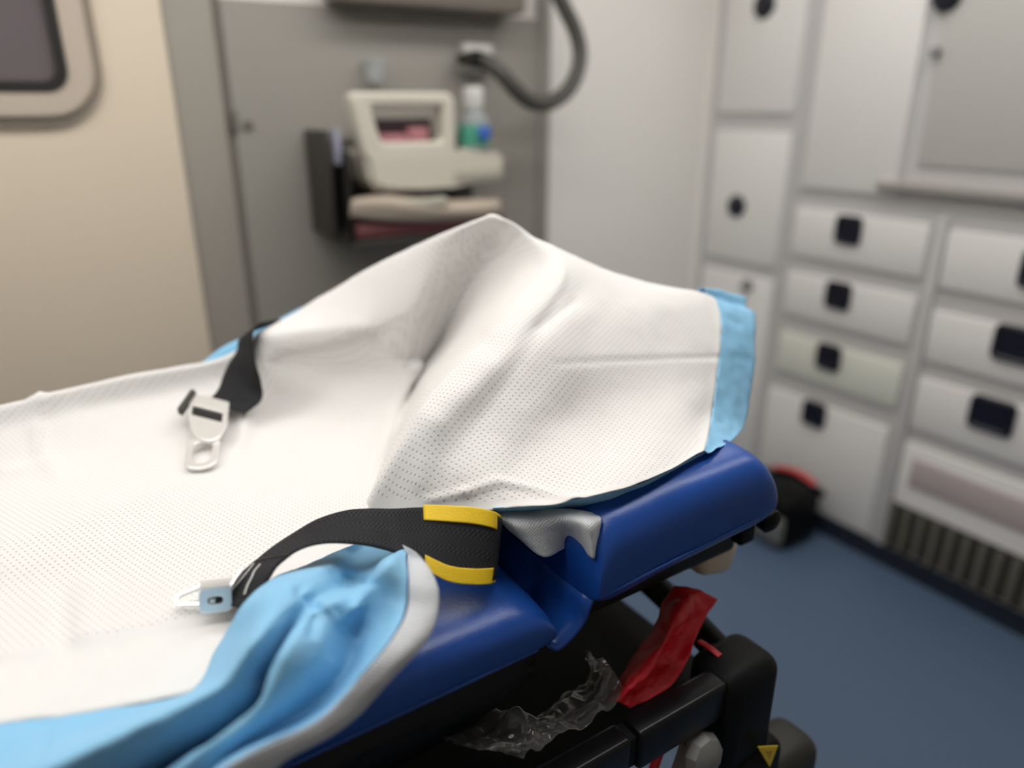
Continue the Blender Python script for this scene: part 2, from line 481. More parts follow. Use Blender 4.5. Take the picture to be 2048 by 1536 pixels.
Y0, Y1, Y2, Y3 = 1.745, 1.405, 0.975, 0.33
# A tall narrow column in the corner
ca = thing('corner_cabinet', 'tall narrow white corner cabinet with round navy latches', 'cabinet', (XF, (Y0 + Y1) / 2, 0))
box('body', (XF, Y1 + 0.001, 0.057), (XB, Y0, 1.95), M['frame_grey'], ca)
d = front('door', Y1 + 0.032, Y0 - 0.032, 1.215, 1.90, M['front'], ca)
knob(1.572, 1.503, 0.036, d)
d = front('door', Y1 + 0.030, Y0 - 0.032, 0.775, 1.165, M['front'], ca)
knob(1.598, 0.942, 0.034, d)
d = front('door', Y1 + 0.030, Y0 - 0.032, 0.10, 0.735, M['front'], ca)
knob(1.523, 0.705, 0.022, d, M['handle_rim'], 'lock')
# B drawer column
cb = thing('drawer_cabinet', 'white drawer cabinet with four small square navy handles in one column', 'cabinet', (XF, (Y1 + Y2) / 2, 0))
box('body', (XF, Y2 + 0.001, 0.057), (XB, Y1 - 0.001, 1.0), M['frame_grey'], cb)
for z0, z1, zh, m_ in ((0.826, 0.964, 0.921, 'front'), (0.647, 0.778, 0.739, 'front'), (0.467, 0.592, 0.557, 'front_green')):
    d = front('drawer', Y2 + 0.016, Y1 - 0.022, z0, z1, M[m_], cb)
    handle(1.205, zh, 0.078, 0.078, d)
d = front('door', Y2 + 0.024, Y1 - 0.006, 0.065, 0.405, M['front'], cb)
handle(1.223, 0.373, 0.078, 0.078, d)
# upper plain white panel
cu = thing('upper_panel', 'tall plain white panel above the small-handled drawers', 'panel', (XF, (Y1 + 1.09) / 2, 1.0))
box('body', (XF, 1.088, 1.002), (XB, Y1 - 0.001, 1.95), M['frame_grey'], cu)
front('front_panel', 1.098, Y1 - 0.028, 1.02, 1.93, M['front'], cu)
# upper grey cabinet with shelf lip
cg = thing('wall_cabinet', 'light grey recessed wall cabinet over the shelf lip at the right edge', 'cabinet', (XF, 0.75, 1.0))
box('body', (XF, 0.30, 1.002), (XB, 1.086, 1.95), M['frame_grey'], cg)
d = box('door', (XF - 0.008, 0.32, 1.10), (XF, 1.055, 1.92), M['front_grey'], cg, bevel=0.003)
k1 = at(1878, 104, x=XF); k2 = at(1900, -8, x=XF)
knob(k1.y, k1.z, 0.013, d, M['handle_rim'], 'lock'); knob(k2.y, k2.z, 0.034, d)
box('shelf_lip', (XF - 0.030, 0.30, 1.034), (XF, 1.142, 1.056), mat('shelf_grey', srgb(158, 154, 149), 0.5), cg, bevel=0.005)
# C right drawer column
cc = thing('wide_drawer_cabinet', 'white cabinet with wide rectangular navy handles above a floor vent', 'cabinet', (XF, (Y2 + Y3) / 2, 0))
box('body', (XF, Y3, 0.057), (XB, Y2 - 0.001, 1.0), M['frame_grey'], cc)
box('corner_bracket', (XF - 0.014, Y2 - 0.026, 0.06), (XF - 0.0005, Y2 - 0.0015, 0.985), M['slat'] if False else M['frame_grey'], cc, bevel=0.003)
for z0, z1, zh, yh in ((0.812, 0.958, 0.895, 0.715), (0.622, 0.755, 0.718, 0.735), (0.430, 0.575, 0.535, 0.752)):
    d = front('drawer', Y3 + 0.01, Y2 - 0.030, z0, z1, M['front'], cc)
    handle(yh, zh, 0.105, 0.088, d)
lp = front('lower_panel', Y3 + 0.01, Y2 - 0.028, 0.060, 0.388, M['front'], cc)
box('label_panel', (XF - 0.016, Y3 + 0.02, 0.268), (XF - 0.010, 0.915, 0.352), M['pinkish'], cc, bevel=0.002)
vent = box('vent', (XF - 0.0135, Y3 + 0.015, 0.066), (XF - 0.0115, 0.952, 0.208), M['grille'], cc)
yy = 0.945
sl = None
while yy > Y3 + 0.03:
    s_ = box('slat', (XF - 0.024, yy - 0.016, 0.070), (XF - 0.0135, yy, 0.202), M['slat'], vent, bevel=0.002, seg=1)
    yy -= 0.040
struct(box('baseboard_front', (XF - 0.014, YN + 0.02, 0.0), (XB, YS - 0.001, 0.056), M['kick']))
struct(box('trim_3', (XF - 0.006, Y0 + 0.001, 0.057), (XB, YS, 1.95), M['wall']))

# ------------------------------------------------------------------ ceiling lamps
for i, (yl, lab) in enumerate(((0.48, 'long white ceiling lamp above the middle of the stretcher'), (1.14, 'long white ceiling lamp along the far side wall'))):
    t_ = thing('ceiling_lamp', lab, 'lamp', (0, yl, ZC), 'strip lamps on the cabin ceiling')
    box('housing', (-1.35, yl - 0.14, ZC - 0.03), (1.80, yl + 0.14, ZC - 0.001), M['lamp_body'], t_, bevel=0.006)
    box('diffuser', (-1.31, yl - 0.11, ZC - 0.038), (1.76, yl + 0.11, ZC - 0.029), M['lamp'], t_)

# ------------------------------------------------------------------ mattress
def cushion(name, x0, x1, y0, y1, z0, z1, parent, tilt=0.0, pe=5.0, end_soft=0.06, seed=0, mat_=None):
    """stuffed vinyl cushion: superellipse section swept along x, pinched towards its ends"""
    NX, NS = 64, 72
    V, Fc = [], []
    yc, zc = (y0 + y1) / 2, (z0 + z1) / 2
    hy, hz = (y1 - y0) / 2, (z1 - z0) / 2
    piv = Vector((x0, yc, z0))
    rot = Matrix.Rotation(-tilt, 4, 'Y')
    for i in range(NX + 1):
        s = i / NX
        # denser near the ends
        s = 0.5 - 0.5 * math.cos(math.pi * s)
        s = 0.5 - 0.5 * math.cos(math.pi * s) if False else s
        x = x0 + (x1 - x0) * s
        de = min(x - x0, x1 - x)
        e = max(0.0, min(1.0, de / end_soft))
        k = max(0.0, 1 - (1 - e) ** 2.6) ** (1 / 2.2)
        for j in range(NS):
            a = 2 * math.pi * j / NS
            c, s2 = math.cos(a), math.sin(a)
            yy = math.copysign(abs(c) ** (2 / 9.0), c) * hy
            zz = math.copysign(abs(s2) ** (2 / 3.2), s2) * hz
            zlow = zz if zz > 0 else zz * 0.9
            kk = k if zz > 0 else 0.35 + 0.65 * k
            # side bulge
            p = Vector((x, yc + yy * (0.985 + 0.015 * k), zc - hz * 0.25 * (1 - k) + zlow * kk))
            nz = noise.noise(Vector((x * 9 + seed, p.y * 9, p.z * 9))) * 0.003
            p.z += nz
            p.y += noise.noise(Vector((x * 14, seed + 3.1, p.z * 10))) * 0.0025 * (1 if yy < 0 else 0)
            V.append(rot @ (p - piv) + piv if tilt else p)
    for i in range(NX):
        for j in range(NS):
            j2 = (j + 1) % NS
            Fc.append((i * NS + j, i * NS + j2, (i + 1) * NS + j2, (i + 1) * NS + j))
    Fc.append(tuple(range(NS - 1, -1, -1))); Fc.append(tuple(NX * NS + j for j in range(NS)))
    o = mesh(name, V, Fc, mat_ or M['vinyl'], parent)
    return o
YM0, YM1, YR1 = 0.432, 0.985, 0.74
mt = thing('stretcher_mattress', 'royal blue vinyl stretcher mattress with a raised end cushion', 'mattress', (-0.4, 0.7, 0.775))
cushion('main_cushion', -1.35, 0.338, YM0, YM1, 0.776, 0.846, mt, end_soft=0.055)
RC = dict(x0=0.374, x1=0.612, z0=0.808, tilt=math.radians(3.2))
cushion('raised_cushion', RC['x0'], RC['x1'], 0.418, YR1, RC['z0'], RC['z0'] + 0.101, mt, tilt=RC['tilt'], end_soft=0.035, seed=7)
# vinyl hinge web between the two cushions
nr = [at(1098, 1292, y=YM0 + .008), at(1118, 1298, y=YM0 + .006), at(1145, 1275, y=YM0 + .004), at(1168, 1245, y=YM0 + .002), at(1183, 1208, y=YM0), at(1195, 1185, y=YM0 + .004)]
def shift(pts, dy, dz=0.0): return [p + Vector((0, dy, dz)) for p in pts]
G = dense([nr, shift(nr, 0.15, -0.004), shift(nr, 0.35, 0.0), shift(nr, 0.53, -0.003)], 8, 6)
grid_mesh('hinge_web', G, M['vinyl'], mt, thick=0.004)
# piping along the lower near edges
rotc = Matrix.Rotation(-RC['tilt'], 4, 'Y')
def rc_pt(x, y, z):
    piv = Vector((RC['x0'], (0.418 + YR1) / 2, RC['z0'])); return rotc @ (Vector((x, y, z)) - piv) + piv
def cushion_edge(x, y0, y1, z0, z1):
    a_ = math.radians(197); hy, hz = (y1 - y0) / 2, (z1 - z0) / 2
    return ((y0 + y1) / 2 - abs(math.cos(a_)) ** (2 / 9) * hy, (z0 + z1) / 2 - 0.9 * abs(math.sin(a_)) ** (2 / 3.2) * hz)
ey, ez = cushion_edge(0, 0.418, YR1, RC['z0'], RC['z0'] + 0.101)
tube('piping', [rc_pt(x, ey + dy, ez + dz) for x, dy, dz in ((0.376, 0.004, -.003), (0.40, 0, 0), (0.45, 0, 0), (0.52, 0, 0), (0.575, 0, 0), (0.602, 0.005, -.003))], 0.0022, M['vinyl'], mt, seg=8)
ey, ez = cushion_edge(0, YM0, YM1, 0.776, 0.846)
tube('piping', [Vector((x, ey + dy, ez + dz)) for x, dy, dz in ((-1.3, 0, 0), (-0.5, 0, 0), (0.0, 0, 0), (0.15, 0, 0), (0.27, 0, 0), (0.318, 0.003, -.003))], 0.0022, M['vinyl'], mt, seg=8)

# ------------------------------------------------------------------ disposable sheet
def Q(t):
    if len(t) == 4: return at(t[0], t[1], z=t[3])
    return at(t[0], t[1], y=t[2])
ZF = 0.862
def zt(px, py, dz=0.0): return (px, py, None, ZF + dz)
cols = [
 [(-260,880,1.02),(-260,950,.995),(-260,1030,.955),zt(-260,1180,.010),zt(-260,1280),zt(-260,1390),zt(-260,1500)],
 [(0,813,1.0),(0,872,.982),zt(0,968,-.003),zt(0,1092,.014),zt(0,1190,.002),zt(0,1305,.001),zt(0,1450)],
 [(215,762,1.0),(212,822,.985),zt(208,925,-.001),zt(200,1030,.012),zt(195,1140,.002),zt(190,1268,.002),zt(180,1424)],
 [(425,722,1.01),(420,780,.99),zt(412,865,.012),zt(402,965,.006),zt(392,1085,.002),zt(385,1222,.003),zt(382,1385)],
 [(500,690,1.01),(482,745,.987),zt(470,845,.012),zt(470,940,.004),zt(470,1050,.002),zt(470,1190,.001),zt(470,1330)],
 [(560,652,1.0),(532,684,.955),(526,762,.945),zt(532,842,.002),zt(560,960),zt(565,1100),zt(560,1240)],
 [(650,594,.98),(656,668,.925),(668,752,.925),zt(672,838,.004),zt(665,940,.001),zt(660,1050),zt(680,1170)],
 [(810,508,.89),(818,625,.865),(815,738,.885),zt(775,835,.006),zt(745,925,.002),zt(720,1020),zt(720,1120)],
 [(985,442,.80),(958,530,.845),(905,655,.885),(852,745,.885),zt(802,850,.006),zt(765,960,.003),zt(745,1080)],
 [(1070,477,.76),(1098,548,.70),(1010,650,.65),(930,745,.625),(858,825,.61),(800,915,.605),(744,1036,.61)],
 [(1140,508,.73),(1140,572,.66),(1080,680,.605),(1010,780,.58),(950,860,.565),(900,940,.55),(852,1034,.550)],
 [(1230,546,.70),(1225,600,.64),(1190,700,.59),(1140,800,.56),(1090,880,.535),(1040,960,.502),(998,1018,.495)],
 [(1320,570,.67),(1315,613,.62),(1300,700,.58),(1270,795,.545),(1240,875,.505),(1210,945,.468),(1180,992,.445)],
 [(1385,581,.655),(1388,606,.62),(1380,690,.575),(1365,775,.54),(1345,850,.50),(1325,915,.462),(1300,958,.442)],
 [(1415,592,.645),(1440,620,.612),(1440,695,.570),(1432,765,.54),(1424,830,.51),(1416,875,.474),(1408,902,.452)],
]
ctrl = []
for ci, c in enumerate(cols):
    p = [Q(t) for t in c]
    k = max(0.0, min(1.0, (ci - 5) / 5))
    back = p[0] + Vector((0.01, 0.05 + 0.10 * k, -0.10 - 0.04 * k))
    mid = p[0] + Vector((0.003, 0.022 + 0.045 * k, -0.022 - 0.008 * k))
    ctrl.append([back, mid] + p)
LEFT = Vector((-0.85, 0, 0))          # the sheet runs on to the other end of the stretcher
ctrl[0:0] = [[p + LEFT for p in ctrl[0]], [p + LEFT * 0.25 for p in ctrl[0]]]
GW = dense(ctrl, 14, 16)

def seg_dist(px, py, a, b):
    vx, vy = b[0] - a[0], b[1] - a[1]
    t = max(0, min(1, ((px - a[0]) * vx + (py - a[1]) * vy) / (vx * vx + vy * vy)))
    return math.hypot(px - a[0] - t * vx, py - a[1] - t * vy)
def normals(G):
    nu, nv = len(G), len(G[0]); out = []
    for i in range(nu):
        r = []
        for j in range(nv):
            du = G[min(i + 1, nu - 1)][j] - G[max(i - 1, 0)][j]; dv = G[i][min(j + 1, nv - 1)] - G[i][max(j - 1, 0)]
            n = dv.cross(du)
            r.append(n.normalized() if n.length > 0 else Vector((0, 0, 1)))
        out.append(r)
    return out
def relief(G, folds, amp=0.0012, freq=22, seed=0):
    """pressed-in folds and fine crumple, along the cloth's own normal (facing the viewer's side up)"""
    Nn = normals(G)
    nu, nv = len(G), len(G[0])
    new = []
    for i in range(nu):
        row = []
        for j in range(nv):
            p = G[i][j]; n = Nn[i][j]
            if n.z < 0: n = -n
            h = amp * noise.fractal(p * freq + Vector((seed, 0, 0)), 0.8, 2.1, 3)
            px, py = to_px(p)
            for pl, wd, dp in folds:
                dmin = min(seg_dist(px, py, pl[q], pl[q + 1]) for q in range(len(pl) - 1))
                if dmin < 4 * abs(wd): h += dp * (math.exp(-(dmin / wd) ** 2) if wd > 0 else math.exp(dmin / wd))
            row.append(p + n * h)
        new.append(row)
    return new
FOLDS = [
 ([(986,446),(974,485)], 16, 0.006),
 ([(530,682),(590,672),(655,664),(720,655)], -28, 0.012),
 ([(972,485),(905,580),(842,662),(832,735)], -22, 0.012),
 ([(1104,548),(1030,630),(955,715),(880,800),(848,850),(800,925),(752,1008)], -22, 0.010),
 ([(1150,590),(1040,660),(990,700)], 30, -0.006),
 ([(560,800),(740,835)], 30, -0.005),
 ([(720,650),(775,700),(830,742)], 9, 0.0035),
 ([(1110,728),(1250,720),(1435,714)], 5, -0.0016),
 ([(1150,600),(1080,650)], 8, -0.0022),
 ([(930,985),(1000,962),(1080,975),(1150,995)], 9, 0.0035),
 ([(860,1000),(930,985)], 9, 0.003),
 ([(0,948),(60,938),(100,925)], 10, 0.004),
 ([(78,795),(72,850),(84,905),(110,950)], 13, 0.006),
 ([(0,1092),(120,1058),(260,1012),(350,975)], 16, 0.003),
 ([(0,1312),(150,1282),(300,1245),(410,1215)], 12, 0.003),
 ([(240,1290),(170,1370),(110,1436)], 5, -0.0022),
 ([(120,1180),(125,1280)], 22, -0.0035),
 ([(180,1180),(170,1270)], 22, 0.0030),
 ([(560,800),(700,850)], 40, -0.004),
 ([(1150,830),(1210,870)], 60, -0.007),
 ([(1050,930),(1100,960)], 50, -0.006),
 ([(1000,900),(1140,760)], 45, 0.004),
 ([(870,850),(850,960)], 25, 0.003),
]
GW = relief(GW, FOLDS)
sheet = thing('stretcher_sheet', 'white dimpled disposable sheet with blue borders rumpled over the stretcher', 'sheet', (0.2, 0.7, 0.852))
grid_mesh('white_panel', GW, M['white'], sheet, flat_uv=True)

# blue border hanging over the near side
def zq(px, py, z): return (px, py, at(px, py, z=z).y)
S = [
 [zq(-250,1500,.862),zq(-160,1580,.864),(-80,1640,.400),(0,1715,.440),(100,1740,.395),(180,1790,.385),(260,1830,.38),(330,1880,.355)],
 [zq(0,1450,.862),zq(60,1496,.872),(117,1534,.398),(195,1608,.440),(260,1610,.385),(330,1625,.380),(390,1640,.382),(440,1650,.352)],
 [zq(195,1422,.862),zq(235,1440,.872),(272,1458,.408),(335,1524,.440),(382,1505,.385),(412,1520,.380),(426,1532,.380),(438,1541,.352)],
 [zq(378,1384,.864),zq(412,1372,.882),(442,1376,.418),(480,1440,.442),(512,1402,.388),(550,1415,.386),(592,1440,.402),(630,1441,.356)],
 [zq(436,1292,.866),(478,1282,.462),(510,1286,.420),(545,1348,.446),(566,1300,.396),(620,1315,.396),(690,1342,.416),(738,1332,.362)],
 [(490,1205,.495),(530,1205,.465),(560,1228,.446),(582,1250,.452),(610,1240,.425),(665,1242,.425),(715,1260,.435),(795,1256,.383)],
 [(545,1157,.520),(580,1162,.485),(612,1180,.468),(640,1196,.468),(670,1200,.450),(705,1208,.450),(740,1195,.430),(812,1212,.398)],
 [(610,1131,.545),(640,1138,.515),(668,1150,.515),(690,1172,.515),(715,1180,.490),(742,1165,.480),(762,1140,.440),(814,1160,.412)],
 [zq(695,1094,.880),zq(706,1108,.874),zq(716,1128,.872),zq(730,1140,.872),zq(745,1138,.876),(762,1124,.515),(780,1118,.455),(812,1128,.435)],
 [zq(745,1075,.872),zq(760,1085,.872),zq(775,1095,.872),zq(785,1100,.872),zq(793,1102,.874),zq(800,1100,.880),(805,1100,.51),(812,1102,.48)],
]
S = [[(a, b, c + (0.020 if q == 7 else 0.014 if (q >= 4 and c < 0.44) else 0.0)) for q, (a, b, c) in enumerate(s)] for s in S]
SC = [[at(a, b, y=c) for a, b, c in s] for s in S]
SC[0:0] = [[p + LEFT for p in SC[0]], [p + LEFT * 0.25 for p in SC[0]]]
GB = relief(dense(SC, 16, 12),
            [([(640,1200),(680,1250),(715,1290)], 6, 0.002),
            ([(500,1385),(470,1425),(330,1505),(195,1590)], 24, -0.005),
             ([(600,1180),(635,1215),(625,1265)], 12, -0.004), ([(700,1150),(745,1170)], 10, -0.003), ([(112,1440),(70,1536)], 6, -0.0015), ([(1690,0),(1700,0)], 1, 0)], amp=0.0012, freq=30, seed=5)
grid_mesh('blue_border', GB, M['blue'], sheet)
hem_out = [(470,1900,.37),(560,1690,.37),(548,1546,.368),(690,1452,.368),(788,1354,.370),(858,1272,.376),(876,1206,.392),(868,1160,.408),(842,1124,.432),(812,1104,.475)]
hc = []
for s, ho in zip(S, hem_out):
    a = at(*s[-1][:2], y=s[-1][2]); b = at(ho[0], ho[1], y=ho[2] + 0.018)
    c = (a + b) / 2 + Vector((-0.002, -0.007, 0.001))
    hc.append([a + Vector((0.001, -0.001, 0)), c, b, b + Vector((0.004, 0.014, -0.002))])
hc[0:0] = [[p + LEFT for p in hc[0]], [p + LEFT * 0.25 for p in hc[0]]]
grid_mesh('white_hem', relief(dense(hc, 16, 6), [], amp=0.0006, freq=60), M['mesh_white'], sheet)

# blue border at the raised end
cR = cols[-1]
SR = [
 [(1395,581,.658),(1440,588,.66),(1484,600,.66)],
 [(1414,592,.642),(1455,606,.638),(1492,614,.635)],
 [(1439,620,.612),(1474,626,.612),(1509,632,.612)],
 [(1440,695,.570),(1474,700,.572),(1509,706,.574)],
 [(1432,765,.54),(1468,772,.541),(1502,780,.545)],
 [(1424,830,.51),(1458,840,.508),(1489,848,.51)],
 [(1416,875,.474),(1440,880,.472),(1462,882,.470)],
 [(1408,902,.452),(1416,905,.451),(1424,903,.451)],
]
cr_ = [[at(a, b, y=c) for a, b, c in r] for r in SR]
cr_.insert(0, [p + Vector((0.01, 0.09, -0.09)) for p in cr_[0]])
GR = relief(dense(cr_, 10, 8), [([(1450,625),(1500,712)], 5, 0.002), ([(1440,714),(1500,718)], 4, -0.002), ([(1440,625),(1475,650)], 6, -0.002)], amp=0.0018, freq=50, seed=2)
grid_mesh('blue_end_border', GR, M['blue'], sheet)
# blue strip tucked under the lower edge of the raised end
SU = [
 [(985,1016,.496),(990,1020,.50),(1000,1024,.51)],
 [(1060,1011,.482),(1075,1016,.485),(1090,1020,.49)],
 [(1180,993,.453),(1195,1005,.456),(1215,1014,.460)],
 [(1250,976,.451),(1260,985,.453),(1272,994,.456)],
 [(1300,959,.451),(1312,966,.453),(1322,970,.456)],
 [(1408,903,.460),(1410,905,.461),(1412,907,.462)],
]
grid_mesh('blue_under_border', dense([[at(a, b, y=c) for a, b, c in r] for r in SU], 8, 4), M['blue'], sheet)
# pale corner of the sheet hanging below it
SH = [
 [(985,1020,.52),(1000,1040,.50),(1015,1058,.495),(1030,1070,.495)],
 [(1010,1020,.51),(1030,1045,.485),(1060,1078,.475),(1084,1113,.468)],
 [(1060,1018,.50),(1085,1042,.475),(1105,1068,.470),(1122,1100,.470)],
 [(1105,1017,.48),(1120,1040,.462),(1132,1062,.466),(1142,1088,.475)],
 [(1140,1018,.465),(1150,1042,.447),(1158,1070,.448),(1166,1104,.452)],
 [(1170,1022,.455),(1178,1048,.434),(1182,1082,.430),(1186,1117,.428)],
 [(1196,1028,.450),(1202,1040,.436),(1197,1070,.434),(1190,1108,.434)],
]
grid_mesh('hanging_corner', dense([[at(a, b, y=c) for a, b, c in r] for r in SH], 10, 8), M['mesh_white'], sheet)
# blue border along the far side
SF = [[(400,745,1.03),(400,728,1.045),(400,740,1.06)], [(445,740,1.03),(448,693,1.045),(450,720,1.07)], [(500,700,1.035),(502,668,1.045),(504,690,1.07)],
      [(555,680,1.035),(556,640,1.045),(557,660,1.07)], [(600,660,1.03),(600,617,1.04),(600,640,1.07)], [(640,640,1.02),(640,603,1.03),(640,625,1.06)], [(690,640,1.01),(690,592,1.02),(690,610,1.05)]]
grid_mesh('blue_far_border', dense([[at(a, b, y=c) for a, b, c in r] for r in SF], 8, 6), M['blue'], sheet)

# what lies under the cloth: a helper surface to lay belts on
tv, tf = [], []
for Gx in (GW,):
    nu, nv = len(Gx), len(Gx[0]); b0 = len(tv)
    tv += [p for r in Gx for p in r]
    tf += [(b0 + i * nv + j, b0 + (i + 1) * nv + j, b0 + (i + 1) * nv + j + 1, b0 + i * nv + j + 1) for i in range(nu - 1) for j in range(nv - 1)]
BV = BVHTree.FromPolygons(tv, tf)
def lay(px, py, off=0.004):
    r = (_FW + _R * ((px - 1024) / FPX) - _UP * ((py - 768) / FPX)).normalized()
    h = BV.ray_cast(CAM, r)
    k = 0
    while h[0] is None and k < 80:          # just off the far edge: carry the edge's distance over
        k += 2
        r2 = (_FW + _R * ((px - 1024) / FPX) - _UP * ((py + k - 768) / FPX)).normalized()
        h = BV.ray_cast(CAM, r2)
    if k: h = (at(px, py, y=h[0].y), h[1])
    n = h[1] if h[1].z > 0 else -h[1]
    return h[0] + n * off

# ------------------------------------------------------------------ near belt
def ribbon(name, A, B, mat_, parent, thick=0.0016, n=6, nw=6, bow=0.0):
    ctrl = []
    for a, b in zip(A, B):
        ctrl.append([a + (b - a) * (k / 3) for k in range(4)])
    G = dense(ctrl, n, 4)
    return grid_mesh(name, G, mat_, parent, thick=thick)
top = [(438,1206,.548),(462,1168,.558),(503,1130,.566),(542,1097,.570),(589,1066,.570),(636,1039,.566),(691,1022,.560),(737,1018,.554),(784,1018,.547),(847,1015,.522),(900,1017,.505),(950,1021,.492),(987,1029,.486),(1003,1039,.494),(1001,1050,.520)]
bot = [(492,1218,.518),(534,1162,.522),(552,1134,.526),(578,1111,.529),(612,1094,.528),(652,1086,.526),(698,1087,.522),(745,1093,.516),(796,1108,.508),(851,1134,.484),(898,1157,.470),(945,1163,.462),(977,1162,.460),(991,1158,.466),(988,1150,.495)]
belt = thing('restraint_belt', 'black woven restraint belt with yellow edging and stitched end on the near side', 'belt', at(700, 1060, y=.57))
TA = [at(*t[:2], y=t[2]) for t in top]; TB = [at(*t[:2], y=t[2]) for t in bot]
ribbon('webbing', TA, TB, M['belt'], belt, n=8)
# stitched overlap near the buckle
offv = (CAM - at(540, 1140, y=.59)).normalized() * 0.0026
LA = [p + offv * k for p, k in zip(TA[:4], (1, 1, 1, 1))]; LB = [p + offv for p in TB[:4]]
LA[3] = LA[2] * 0.75 + LA[3] * 0.25 + offv * 0.4; LB[3] = LB[3] + offv * 0.4
ribbon('stitched_overlap', LA[:4], LB[:4], M['belt'], belt, n=8, thick=0.0022)
def on_rib(k, f_, off=0.0065):
    i = int(k); fr = k - i
    a = TA[i] * (1 - fr) + TA[i + 1] * fr; b = TB[i] * (1 - fr) + TB[i + 1] * fr
    p = a * (1 - f_) + b * f_
    return p + (CAM - p).normalized() * off
tube('loose_thread', [on_rib(2.1, .02), on_rib(1.6, .12), on_rib(1.1, .18), on_rib(.7, .16), on_rib(.3, .22)], 0.0006, M['thread'], belt, seg=5)
tube('loose_thread', [on_rib(2.1, .30), on_rib(1.7, .34), on_rib(1.3, .45), on_rib(.9, .52), on_rib(.5, .62)], 0.0008, M['thread'], belt, seg=5)
tube('fold_edge', [on_rib(2.25, 0.0, .005), on_rib(2.6, .5, .006), on_rib(3.05, 1.0, .006)], 0.0014, M['nozzle'], belt, seg=6)
# yellow edging, folded over both edges of the belt
def edging(ia, ib, edge, w_, nm):
    A, Bv = [], []
    E_, O_ = (TA, TB) if edge == 'top' else (TB, TA)
    for i in range(ia, ib + 1):
        e = E_[i]; d_ = (O_[i] - e).normalized()
        f_ = (CAM - e).normalized()
        A.append(e - d_ * 0.0025 + f_ * 0.0014); Bv.append(e + d_ * w_ + f_ * 0.0022)
    fr = ribbon(nm, A, Bv, M['yellow'], belt, n=8, thick=0.0012)
    return A
eA = edging(9, 13, 'top', 0.0115, 'yellow_edge')
eB = edging(9, 13, 'bottom', 0.0105, 'yellow_edge')

# near buckle
def frame_at(o, xd, up):
    x = xd.normalized(); z = (up - x * up.dot(x)).normalized(); y = z.cross(x)
    return Matrix(((x.x, y.x, z.x, o.x), (x.y, y.y, z.y, o.y), (x.z, y.z, z.z, o.z), (0, 0, 0, 1)))
bk = thing('belt_buckle', 'chrome belt tongue and slotted bracket lying on the sheet beside the blue fold', 'buckle', lay(430, 1235, 0))
p0 = lay(350, 1222, .008); p1 = lay(450, 1206, .012)
Lt = (p1 - p0).length
mtx_t = frame_at((p0 + p1) / 2, p1 - p0, Vector((0, -0.25, 1)))
def capsule(l, w0, w1, n=10):
    pts = []
    for k in range(n + 1):
        a = math.radians(-90 + 180 * k / n); pts.append((l / 2 - w1 / 2 + math.cos(a) * w1 / 2, math.sin(a) * w1 / 2))
    for k in range(n + 1):
        a = math.radians(90 + 180 * k / n); pts.append((-l / 2 + w0 / 2 + math.cos(a) * w0 / 2, math.sin(a) * w0 / 2))
    return pts
outer = capsule(Lt, 0.015, 0.026); inner = [(x * 0.60 - Lt * 0.10, y * 0.55) for x, y in outer]
ring_plate('tongue', outer, inner, 0.003, mtx_t, M['chrome'], bk, bev=0.001)
# slotted bracket: a folded plate, its face to the viewer
q0 = lay(404, 1250, .012); q1 = lay(470, 1243, .012)
xd = (q1 - q0); wB = xd.length
upv = Vector((0.05, 0.35, 1)).normalized()
mtx_b = frame_at((q0 + q1) / 2 + upv * 0.009, xd, xd.cross(upv) * -1)
if (mtx_b.to_3x3() @ Vector((0, 0, 1))).dot(CAM - q0) < 0:
    mtx_b = mtx_b @ Matrix.Rotation(math.pi, 4, 'X')
ob = rrect(wB, 0.019, 0.004, 5); ib = rrect(wB * 0.46, 0.0058, 0.0028, 5)
cs, sn = math.cos(math.radians(14)), math.sin(math.radians(14))
ring_plate('bracket_face', ob, ib, 0.0022, mtx_b, M['chrome'], bk, bev=0.0006)
obox('slot_backing', mtx_b @ Matrix.Translation((0.0, 0, -0.0045)), (wB * 0.55, 0.010, 0.002), M['nozzle'], bk)
obox('slot_pin', mtx_b @ Matrix.Translation((-wB * 0.1, -0.0008, -0.0026)), (wB * 0.18, 0.0042, 0.002), M['chrome'], bk, bevel=0.0006)
upl = (mtx_b.to_3x3() @ Vector((0, 1, 0))); sg = 1 if upl.z > 0 else -1
obox('bracket_top', mtx_b @ Matrix.Translation((0, sg * 0.0098, -0.011)) , (wB, 0.0022, 0.024), M['chrome'], bk, bevel=0.0008)
tube('bracket_bar', [mtx_b @ Vector((wB * 0.42, sg * 0.008, 0)), mtx_b @ Vector((wB * 0.56, sg * 0.012, -0.006)), mtx_b @ Vector((wB * 0.80, sg * 0.018, -0.012))], 0.0022, M['chrome'], bk, seg=8)

# ------------------------------------------------------------------ far belt
fb = thing('restraint_belt', 'black belt coming over the far edge of the sheet down to a silver buckle', 'belt', lay(500, 760, 0))
FA = [at(540,650,y=1.06), at(528,655,y=1.035), lay(506,684,.016), lay(488,708,.016), lay(472,738,.016), lay(458,770,.016), lay(440,800,.016), lay(424,822,.016)]
FB = [at(572,640,y=1.06), at(556,640,y=1.03), lay(530,668,.019), lay(522,690,.019), lay(516,728,.019), lay(510,766,.020), lay(502,806,.016), lay(488,842,.012)]
ribbon('webbing', FA, FB, M['belt'], fb, n=6)
fk = thing('belt_buckle', 'silver slotted buckle plate with ring at the end of the far belt', 'buckle', lay(425, 870, 0))
c0, c1 = lay(388, 822, .020), lay(476, 838, .020)
d0 = lay(410, 908, .014)
xd = c1 - c0; wK = xd.length
mid = (c0 + c1) / 2
yd_ = (d0 - mid)
nK = xd.cross(yd_).normalized()
if nK.dot(CAM - mid) < 0: nK = -nK
_x, _y = xd.normalized(), yd_.normalized()
